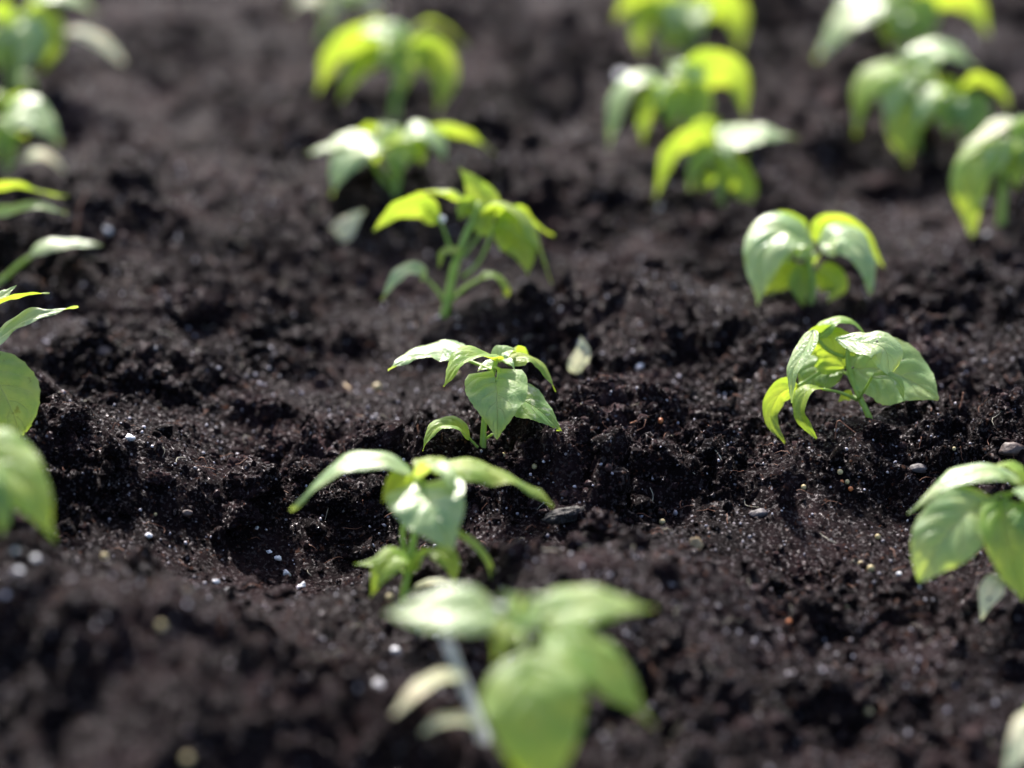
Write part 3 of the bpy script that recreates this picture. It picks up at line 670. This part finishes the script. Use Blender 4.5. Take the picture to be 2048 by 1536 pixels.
def fast_mesh(name, V, Fc, k, mat, tint=None, smooth=True):
    me = bpy.data.meshes.new(name)
    me.vertices.add(len(V)); me.vertices.foreach_set('co', V.astype(np.float32).ravel())
    me.loops.add(Fc.size); me.loops.foreach_set('vertex_index', Fc.astype(np.int32).ravel())
    me.polygons.add(len(Fc)); me.polygons.foreach_set('loop_start', np.arange(0, Fc.size, k, dtype=np.int32))
    me.polygons.foreach_set('loop_total', np.full(len(Fc), k, dtype=np.int32))
    me.update(calc_edges=True)
    if smooth: me.shade_smooth()
    at = me.attributes.new('tint', 'FLOAT', 'POINT')
    at.data.foreach_set('value', (tint if tint is not None else np.zeros(len(V))).astype(np.float32))
    me.materials.append(mat)
    o = bpy.data.objects.new(name, me); COL.objects.link(o); return o

g = fast_mesh('ground', V, FQ, 4, SOIL); tag(g, 'dark damp crumbly garden soil', kind='structure')

# ------------------------------------------------------------------ crumbs
import bmesh
def ico(sub):
    bm = bmesh.new(); bmesh.ops.create_icosphere(bm, subdivisions=sub, radius=1)
    v = np.array([p.co[:] for p in bm.verts]); f = np.array([[q.index for q in p.verts] for p in bm.faces]); bm.free(); return v, f
ICO = {i: ico(i) for i in (1, 2, 3, 4, 5)}

def rough_rock(sub, seed, amp=.35, freq=1.3, fine=.12, crumbs=0.0, cuts=7):
    v, f = ICO[sub]; o = np.random.default_rng(seed).uniform(0, 50, 3)
    d = 1 + amp * value3(v * freq + o, seed) + amp * .5 * value3(v * freq * 2.3 + o, seed + 1) + fine * value3(v * 7 + o, seed + 2)
    if sub >= 4: d = d + fine * .6 * value3(v * 15 + o, seed + 3) + fine * .35 * value3(v * 31 + o, seed + 4)
    if crumbs: d = d + crumbs * (np.abs(value3(v * 5 + o, seed + 9)) + .6 * np.abs(value3(v * 10 + o, seed + 8)) - .4)
    v = v * d[:, None]
    pr = np.random.default_rng(seed + 77)
    for _ in range(cuts):
        nn = pr.standard_normal(3); nn /= np.linalg.norm(nn); c = pr.uniform(.45, .85)
        ex = v @ nn - c
        v = v - np.outer(np.where(ex > 0, ex * .88, 0), nn)
    if sub >= 3: v = v * (1 + .05 * value3(v * 9 + o, seed + 6) + (.035 * value3(v * 19 + o, seed + 7) if sub >= 4 else 0))[:, None]
    return v, f

def rand_rot(n, r):
    q = r.standard_normal((n, 4)); q /= np.linalg.norm(q, axis=1)[:, None]
    w, x, y, z = q.T
    return np.stack([1 - 2 * (y * y + z * z), 2 * (x * y - z * w), 2 * (x * z + y * w), 2 * (x * y + z * w), 1 - 2 * (x * x + z * z), 2 * (y * z - x * w), 2 * (x * z - y * w), 2 * (y * z + x * w), 1 - 2 * (x * x + y * y)], -1).reshape(n, 3, 3)

def scatter(name, n, rmin, rmax, power, sub, ylo, yhi, seed, mat=SOIL, tint=(-.25, .45), sink=.35, clumpy=True, amp=.35):
    r = np.random.default_rng(seed)
    y = r.uniform(ylo, yhi, int(n * 2.6)); 
    hw = (y * cp + CAMH * sp) * 1024 / F * 1.10 + .012
    x = r.uniform(-1, 1, len(y)) * hw
    keep = r.uniform(0, 1, len(y)) < hw / hw.max()
    if clumpy:
        cl = sstep(-.5, .5, perlin2(x / .085 + 5, y / .07, 13) + .6 * perlin2(x / .03, y / .03, 14))
        keep &= r.uniform(0, 1, len(y)) < .10 + .90 * cl
    x, y = x[keep][:n], y[keep][:n]
    for (bx, by) in BASES:      # no clods sitting on a stem
        if rmax > .003:
            k2 = (x - bx) ** 2 + (y - by) ** 2 > .012 ** 2; x, y = x[k2], y[k2]
    n = len(x)
    s = rmin * (1 + ((rmax / rmin) ** (power) - 1) * r.uniform(0, 1, n) ** 3) ** (1 / power)
    z = ground(x, y) + s * (sink)
    tv = r.uniform(tint[0], tint[1], n)
    R = rand_rot(n, r); sc = r.uniform(.65, 1.2, (n, 3)) * s[:, None]
    allv, allf, allt = [], [], []; off = 0
    T = [rough_rock(sub, seed * 31 + i, amp) for i in range(12)]
    which = r.integers(0, 12, n)
    for i in range(12):
        m = which == i; c = int(m.sum())
        if not c: continue
        v, f = T[i]
        P = v[None] * sc[m][:, None, :]
        P = np.einsum('nij,nkj->nki', R[m], P)
        P[:, :, 0] += x[m][:, None]; P[:, :, 1] += y[m][:, None]; P[:, :, 2] += z[m][:, None]
        allv.append(P.reshape(-1, 3)); allt.append(np.repeat(tv[m], len(v)))
        allf.append((f[None] + (np.arange(c) * len(v))[:, None, None] + off).reshape(-1, 3)); off += c * len(v)
    o = fast_mesh(name, np.vstack(allv), np.vstack(allf), 3, mat, np.concatenate(allt))
    return o

o = scatter('fine_soil_crumbs', 60000, .00035, .0011, 1, 1, .86, 1.24, 1, sink=.3); tag(o, 'fine dark crumbs strewn over the soil', kind='stuff')
o = scatter('soil_crumbs', 17000, .0009, .0026, 1, 2, .68, 1.74, 2, sink=.25); tag(o, 'small dark crumbs lying loose on the soil', kind='stuff')
o = scatter('soil_lumps', 3200, .0022, .0068, 1, 3, .68, 1.74, 3, tint=(-.2, .3), sink=.15, amp=.42); tag(o, 'many dark lumps of soil strewn over the bed', kind='stuff')
o = scatter('glint_grit', 9000, .00035, .00125, 1, 1, .70, 1.74, 5, mat=GLINT, sink=.8, clumpy=False); tag(o, 'tiny pale grains sprinkled on the soil to paint its wet glints', kind='stuff')  # grains added for the bright dots that wet facets give

def fibres(name, n, seed, mat, label):
    r = np.random.default_rng(seed); vs = []; fs = []
    for i in range(n):
        y = r.uniform(.72, 1.7); hw = (y * cp + CAMH * sp) * 1024 / F * 1.08; x = r.uniform(-hw, hw)
        a = r.uniform(0, 6.28); L = r.uniform(.003, .012); bend = r.uniform(-1.2, 1.2); m = 6; rad = r.uniform(.00010, .00026)
        t = np.linspace(0, 1, m); an = a + bend * t + .5 * np.sin(5 * t + i)
        px = x + np.cumsum(np.cos(an)) * L / m; py = y + np.cumsum(np.sin(an)) * L / m
        pz = ground(px, py); pz = np.maximum(pz, pz.mean()) + .0003 + .0016 * np.sin(t * 3.1) * r.uniform(0, 1.6)
        b0 = len(vs)
        for q in range(m):
            sx, sy = -math.sin(an[q]), math.cos(an[q]); rq = rad * (1 - .6 * t[q])
            vs += [(px[q] + sx * rq, py[q] + sy * rq, pz[q]), (px[q] - sx * rq, py[q] - sy * rq, pz[q]), (px[q], py[q], pz[q] + 1.6 * rq)]
        for q in range(m - 1):
            for e in range(3):
                fs.append((b0 + q * 3 + e, b0 + q * 3 + (e + 1) % 3, b0 + q * 3 + 3 + (e + 1) % 3, b0 + q * 3 + 3 + e))
    return tag(fast_mesh(name, np.array(vs), np.array(fs), 4, mat), label, kind='stuff')
fibres('peat_fibres', 1100, 61, TWIG, 'short reddish brown fibres strewn over the soil')
fibres('root_fibres', 420, 62, ROOT, 'fine pale root hairs strewn over the soil')

# ------------------------------------------------------------------ single things on the soil
def rock(name, label, cat, px, py, size, mat, seed, group=None, sub=3, amp=.3, fine=.1, scale=(1, 1, .8), sink=.35, crumbs=0.0, tint=0.0, rotz=0, h=0.0):
    c, z = hit(px, py)
    k = z / F; s = size * k / 2
    v, f = rough_rock(sub, seed, amp, 1.3, fine, crumbs, 0 if name == 'fertiliser_granule' else 2)
    v = v * np.array(scale) * s
    a = math.radians(rotz); R = np.array([[math.cos(a), -math.sin(a), 0], [math.sin(a), math.cos(a), 0], [0, 0, 1]])
    v = v @ R.T
    x, y = c[0], c[1]
    o = fast_mesh(name, v, f, 3, mat, np.full(len(v), tint))
    o.location = (x, y, c[2] + s * scale[2] * (sink) + h)
    return tag(o, label, cat, group)

def clod(label, px, py, size, seed, **kw):
    kw.setdefault('sub', 5); kw.setdefault('amp', .38); kw.setdefault('fine', .10); kw.setdefault('crumbs', .22); kw.setdefault('scale', (1, .9, .85))
    return rock('soil_clod', label, 'clod', px, py, size, SOIL, seed, **kw)
clod('blurred dark clod standing up on the bank in front of the middle', 1208, 1080, 92, 151, sink=.45, tint=.2, amp=.5)
clod('smaller blurred clod leaning on the right of the standing one', 1262, 1092, 60, 152, sink=.4, tint=.1)
clod('smaller blurred clod leaning on the left of the standing one', 1160, 1095, 46, 153, sink=.4, tint=.0)
clod('blurred clod on the slope below the standing one', 1330, 1150, 56, 154, sink=.2, tint=.15)
clod('large rounded dark clod at the rim of the left hollow', 510, 985, 100, 102, sink=.3, tint=0)
clod('brown smooth clod below the large rounded one in the left hollow', 480, 1040, 80, 103, sink=.1, tint=.15, amp=.25)
clod('small pale topped clod left of the large rounded one', 315, 965, 44, 104, tint=.4)
clod('pointed thin clod sticking up at the right of the hollow', 1572, 1005, 52, 105, scale=(.7, .6, 1.25), amp=.5, sink=.4, tint=.12)
clod('brownish clod topping the left bank beside the stained leaf', 92, 785, 66, 106, tint=.25, sink=.4)
clod('wide flat clod below the brownish one on the left bank', 120, 845, 92, 107, scale=(1.1, .8, .55), tint=0)
clod('lower clod at the end of the left bank', 225, 905, 56, 108, tint=-.05, sink=.5)
clod('grey-brown clod between the middle seedling and the long white leaf', 785, 885, 58, 109, tint=.28, sink=.4, scale=(.8, .7, 1.1))
clod('dark round clod just left of the middle seedling cotyledon', 838, 845, 60, 110, tint=-.1)
clod('dark clod holding the middle seedling from the left', 925, 905, 62, 111, tint=-.05, sink=.1)
clod('dark clod partly behind the long white leaf', 612, 955, 52, 112, tint=.0)
clod('clod with fine roots under the long white leaf', 672, 1010, 50, 113, tint=.0)
clod('blurred brown clod on the mound in the back left', 265, 365, 96, 114, tint=.15)
clod('blurred clod on the slope left of the smooth path', 395, 640, 84, 115, tint=.05)
clod('blurred clod lying in the back right corner hollow', 1745, 375, 80, 116, tint=.2, sink=.1)
clod('blurred clod low at the right edge', 2030, 1345, 64, 117, tint=.2)
clod('knobbly clod right of the middle seedling', 1180, 800, 46, 118, tint=-.1)
clod('knobbly clod at the left of the wilting seedling', 1500, 860, 56, 119, tint=.1)
clod('clod at the foot of the wilting right seedling', 1760, 868, 64, 120, tint=-.05, sink=.15)
rock('bark_piece', 'long dark piece of bark lying at the left of the blurred clod', 'bark', 1135, 1035, 104, BARK, 130, sub=4, scale=(1, .36, .26), rotz=22, amp=.2, fine=.1, sink=.5)
rock('pebble', 'brown-violet rounded pebble near the right edge', 'pebble', 2022, 908, 50, STONE, 131, scale=(1, .7, .6), amp=.2, fine=.03, sink=.6)
rock('pebble', 'flat grey-violet pebble left of the right edge seedling', 'pebble', 1838, 942, 42, STONEG, 132, scale=(1, .7, .5), amp=.15, fine=.03, sink=.5)
rock('pebble', 'violet flat pebble right below the pointed clod', 'pebble', 1518, 1030, 40, STONEG, 133, scale=(1, .7, .5), amp=.25, fine=.03, sink=.3)
rock('pebble', 'dark violet pebble in the left hollow beside the brown clod', 'pebble', 374, 1028, 24, STONE, 134, scale=(1, .7, .5), amp=.15, fine=.03, sink=.5)
rock('pebble', 'small reddish brown pebble on the back left slope', 'pebble', 208, 708, 28, STONE, 135, amp=.15, fine=.03, sink=.5)
rock('pebble', 'blurred tan and brown pebble right of the blurred clod', 'pebble', 1390, 1098, 34, STRAW, 136, scale=(.8, .6, 1), amp=.4, fine=.1, sink=.4)

def perl(label, px, py, size, seed):
    return rock('perlite_grain', label, 'perlite', px, py, size, PERL, seed, group='white perlite grains on the soil', sub=3, amp=.35, fine=.06, sink=.7)
perl('tiny white grain highest in the left hollow', 514, 1058, 9, 201)
perl('small white grain in the middle of the left hollow', 538, 1107, 11, 202)
perl('white angular grain beside the small one in the left hollow', 556, 1120, 15, 203)
perl('largest roundish greyish grain low in the left hollow', 575, 1151, 17, 204)
perl('upright white grain lowest in the left hollow', 602, 1178, 20, 205)
perl('white grain at the rusty patch on the front left bank', 433, 1166, 15, 206)
perl('bluish grain below the rusty patch on the front left bank', 455, 1182, 12, 207)
perl('bright out of focus grain high on the front left bank', 71, 1122, 17, 208)
perl('dimmer out of focus grain left of the bright one on the front left bank', 38, 1144, 15, 209)
perl('faint blurred grain above the bright one at the left', 30, 1105, 14, 210)
perl('elongated white grain on the shoulder of the front left bank', 299, 1075, 14, 211)
perl('flat white grain in the furrow behind the left bank', 260, 881, 19, 212)
perl('white grain on the back slope beneath the left seedlings', 302, 700, 18, 213)
perl('violet-white grain right of the blurred clod', 1518, 1022, 9, 214)
perl('white blurred grain beside the pale stalk at the bottom', 790, 1305, 18, 215)
perl('big bluish blurred grain left of the pale stalk at the bottom', 757, 1378, 26, 216)
perl('white flake on the soil right of the standing fallen leaf', 1280, 738, 16, 217)
perl('white grain in front of the broad leaved right seedling', 1798, 1150, 11, 218)
perl('violet blurred grain at the far middle left', 215, 468, 22, 219)
perl('violet blurred grain high at the back right', 1240, 165, 34, 220)

def fert(label, px, py, size, seed, mat=FERT):
    return rock('fertiliser_granule', label, 'granule', px, py, size, mat, seed, group='round fertiliser granules on the soil', sub=3, amp=.04, fine=.01, scale=(1, 1, 1), sink=.8)
fert('cream ball just right of the middle seedling foot', 1006, 913, 10, 301)
fert('cream ball further down right of the middle seedling', 1069, 937, 12, 302)
fert('cream ball above the pointed clod, first of the cluster at the right', 1680, 948, 12, 303)
fert('cream ball below the first of the cluster at the right', 1694, 967, 10, 304)
fert('tan ball at the left of the cluster at the right', 1684, 966, 8, 305, FERTO)
fert('orange ball lowest in the cluster at the right', 1701, 981, 10, 306, FERTO)
fert('pale ball alone left of the cluster at the right', 1607, 978, 11, 307)
fert('largest cream ball on the right slope', 1741, 1142, 15, 308)
fert('small yellow ball beside the largest cream ball', 1721, 1131, 11, 309)
fert('whitish ball on the slope above the largest cream ball', 1755, 1077, 11, 310)
fert('pale ball near the blurred clod', 1324, 1048, 13, 311)
fert('greenish ball on the lower right slope', 1694, 1216, 13, 312)
fert('bright orange-red ball on the lower right slope', 1578, 1248, 12, 313, FERTO)
fert('orange ball on the ridge right of the middle seedling', 1321, 846, 12, 314, FERTO)
fert('tan blurred ball behind the middle seedling', 754, 781, 18, 315)
fert('tan blurred ball peeking over the middle seedling', 912, 755, 16, 316)
fert('yellow ball in the left hollow', 311, 1031, 7, 317)
fert('yellow blurred ball on the front left bank', 209, 1118, 15, 318)
fert('tan blurred ball in the middle of the front left bank', 323, 1257, 17, 319)
fert('cream ball at the foot of the slightly blurred seedling', 779, 1200, 16, 320)
fert('greenish ball at the bottom right, strongly blurred', 1737, 1430, 17, 321)
fert('small yellow ball under the wilting seedling', 1908, 900, 8, 322)
fert('yellow blurred ball at the bottom edge left of centre', 375, 1525, 20, 323)

def strand(name, label, cat, pts, r, mat, group=None):
    c, z = hit(pts[0][0], pts[0][1])
    P = [unproj(q[0], q[1], z + (q[2] if len(q) > 2 else 0) * .01) for q in pts]
    P[0] = P[0] - np.array([0, 0, .001])
    o = tube(P, r * z / F, r * .5 * z / F, name, mat, None, P[0], seg=6, n=14, knots=.15)
    o.location = P[0]; return tag(o, label, cat, group)
strand('twig', 'thin reddish twig standing behind the left seedlings', 'twig', [(148, 478), (156, 440), (160, 410), (173, 385)], 3.2, TWIG)
strand('twig', 'tiny upright reddish splinter above the long white leaf', 'twig', [(690, 918), (690, 905), (687, 892)], 2.0, TWIG)
strand('twig', 'orange splinter at the right of the big round leaf', 'twig', [(1918, 820), (1924, 803), (1927, 784)], 3.0, TWIG)
strand('twig', 'short brown splinter left of the orange one', 'twig', [(1906, 812), (1901, 802), (1900, 790)], 2.0, TWIG)
strand('twig', 'bent brown rootlet at the foot of the wilting seedling', 'twig', [(1670, 880), (1675, 842, -.1), (1690, 850), (1714, 868)], 1.6, TWIG)
strand('twig', 'orange curly fibre right at the wilting seedling foot', 'twig', [(1738, 872), (1750, 856), (1745, 848), (1738, 842)], 1.8, TWIG)
strand('straw', 'pale straw lying on the lower right slope', 'straw', [(1738, 1244), (1760, 1234, .5), (1785, 1222, 1)], 4.0, STRAW)
strand('straw', 'short pale straw in the furrow behind the middle', 'straw', [(706, 783), (690, 770, .8), (676, 748, 2)], 4.0, STRAW)
strand('root', 'curly white rootlet hanging from the clod under the white leaf', 'root', [(676, 998), (668, 1003), (662, 1000), (650, 1040)], 1.1, ROOT, 'fine pale rootlets')
strand('root', 'curved white rootlet right of the slightly blurred seedling', 'root', [(936, 985), (930, 998), (918, 1004)], 1.1, ROOT, 'fine pale rootlets')
strand('root', 'pale rootlet on the ridge above the bark piece', 'root', [(1304, 1002), (1306, 990), (1300, 975)], 1.1, ROOT, 'fine pale rootlets')
strand('root', 'pale rootlet near the middle of the right ridge', 'root', [(1400, 955), (1392, 950), (1386, 945)], 1.4, ROOT, 'fine pale rootlets')
strand('root', 'longer pale rootlet left of the blurred clod cluster', 'root', [(1447, 922), (1435, 905, .4), (1424, 897, .8)], 1.6, ROOT, 'fine pale rootlets')

def lone_leaf(label, pts, w, hint, mat, fold=12):
    c, z = hit(pts[0][0], pts[0][1])
    P = [unproj(q[0], q[1], z + (q[2] if len(q) > 2 else 0) * .01) for q in pts]
    e = leaf(P, w * z / F, cam_dir(hint), fold, MAT[mat], None, P[0], seed=abs(int(pts[0][0])))
    e.name = 'fallen_leaf'; e.location = P[0]
    return tag(e, label, 'leaf')
lone_leaf('pale yellow leaf standing upright in the soil right of the middle seedling', [(1152, 748), (1156, 730), (1166, 700), (1162, 672, .3)], 42, (.1, .2, 1), 'p')
lone_leaf('pale fallen leaf left of the seedling with the long bare stem', [(675, 478), (690, 458), (712, 434), (728, 420)], 52, (-.1, .5, .8), 'p')

def drop(label, px, py, zref, d):
    z = hit(*zref, macro)[1] + d * .01; s = .0017
    v, f = ICO[3]
    o = fast_mesh('water_drop', v * s, f, 3, WATER); o.location = unproj(px, py, z)
    return tag(o, label, 'drop', 'water drops on leaf tips')
WATER, n_, l_ = nt('water_drop')
wb = N(n_, 'ShaderNodeBsdfPrincipled', i_Roughness=.16, i_IOR=1.33); wb.inputs['Transmission Weight'].default_value = .35; wb.inputs['Base Color'].default_value = (.9, .92, .95, 1)  # whitened, mostly opaque body paints in the drop's bright glint
wo = N(n_, 'ShaderNodeOutputMaterial'); l_.new(wb.outputs[0], wo.inputs[0])
drop('bright round drop under the left leaf tip of the seedling with the single white leaf', 1320, 415, (1440, 408), -.5)
drop('round drop at the tip of the big pale leaf in the top right', 1648, 104, (1810, 130), -.7)
drop('small drop below the long hanging leaf at the right edge', 1974, 470, (2000, 450), -1)
drop('drop in the leaf fork of the seedling with the long bare stem', 885, 438, (888, 641), -.2)

# ------------------------------------------------------------------ light
SUN_EL, SUN_AZ = math.radians(42), math.radians(-15)      # azimuth from +Y (away from the camera) towards +X
w = bpy.data.worlds.new("World"); scene.world = w; w.use_nodes = True
wn = w.node_tree.nodes; wl = w.node_tree.links; wn.clear()
sky = wn.new('ShaderNodeTexSky'); sky.sky_type = 'NISHITA'; sky.sun_disc = False
sky.sun_elevation = SUN_EL; sky.sun_rotation = SUN_AZ; sky.dust_density = 2.5; sky.ozone_density = 1.0
bg = wn.new('ShaderNodeBackground'); bg.inputs[1].default_value = .12
wo2 = wn.new('ShaderNodeOutputWorld'); wl.new(sky.outputs[0], bg.inputs[0]); wl.new(bg.outputs[0], wo2.inputs[0])
sd = bpy.data.lights.new('sun', 'SUN'); so = bpy.data.objects.new('sun', sd); COL.objects.link(so)
sd.energy = 4.5; sd.angle = math.radians(2.5); sd.color = (1, .94, .87)
dirv = Vector((math.sin(SUN_AZ) * math.cos(SUN_EL), math.cos(SUN_AZ) * math.cos(SUN_EL), math.sin(SUN_EL)))
so.rotation_euler = dirv.to_track_quat('Z', 'Y').to_euler(); so.location = dirv * 3

scene.view_settings.view_transform = 'Standard'; scene.view_settings.look = 'None'
scene.view_settings.exposure = 1.25; scene.view_settings.gamma = 1
scene.cycles.max_bounces = 8; scene.cycles.transmission_bounces = 6; scene.cycles.sample_clamp_indirect = 4
scene.cycles.use_denoising = True
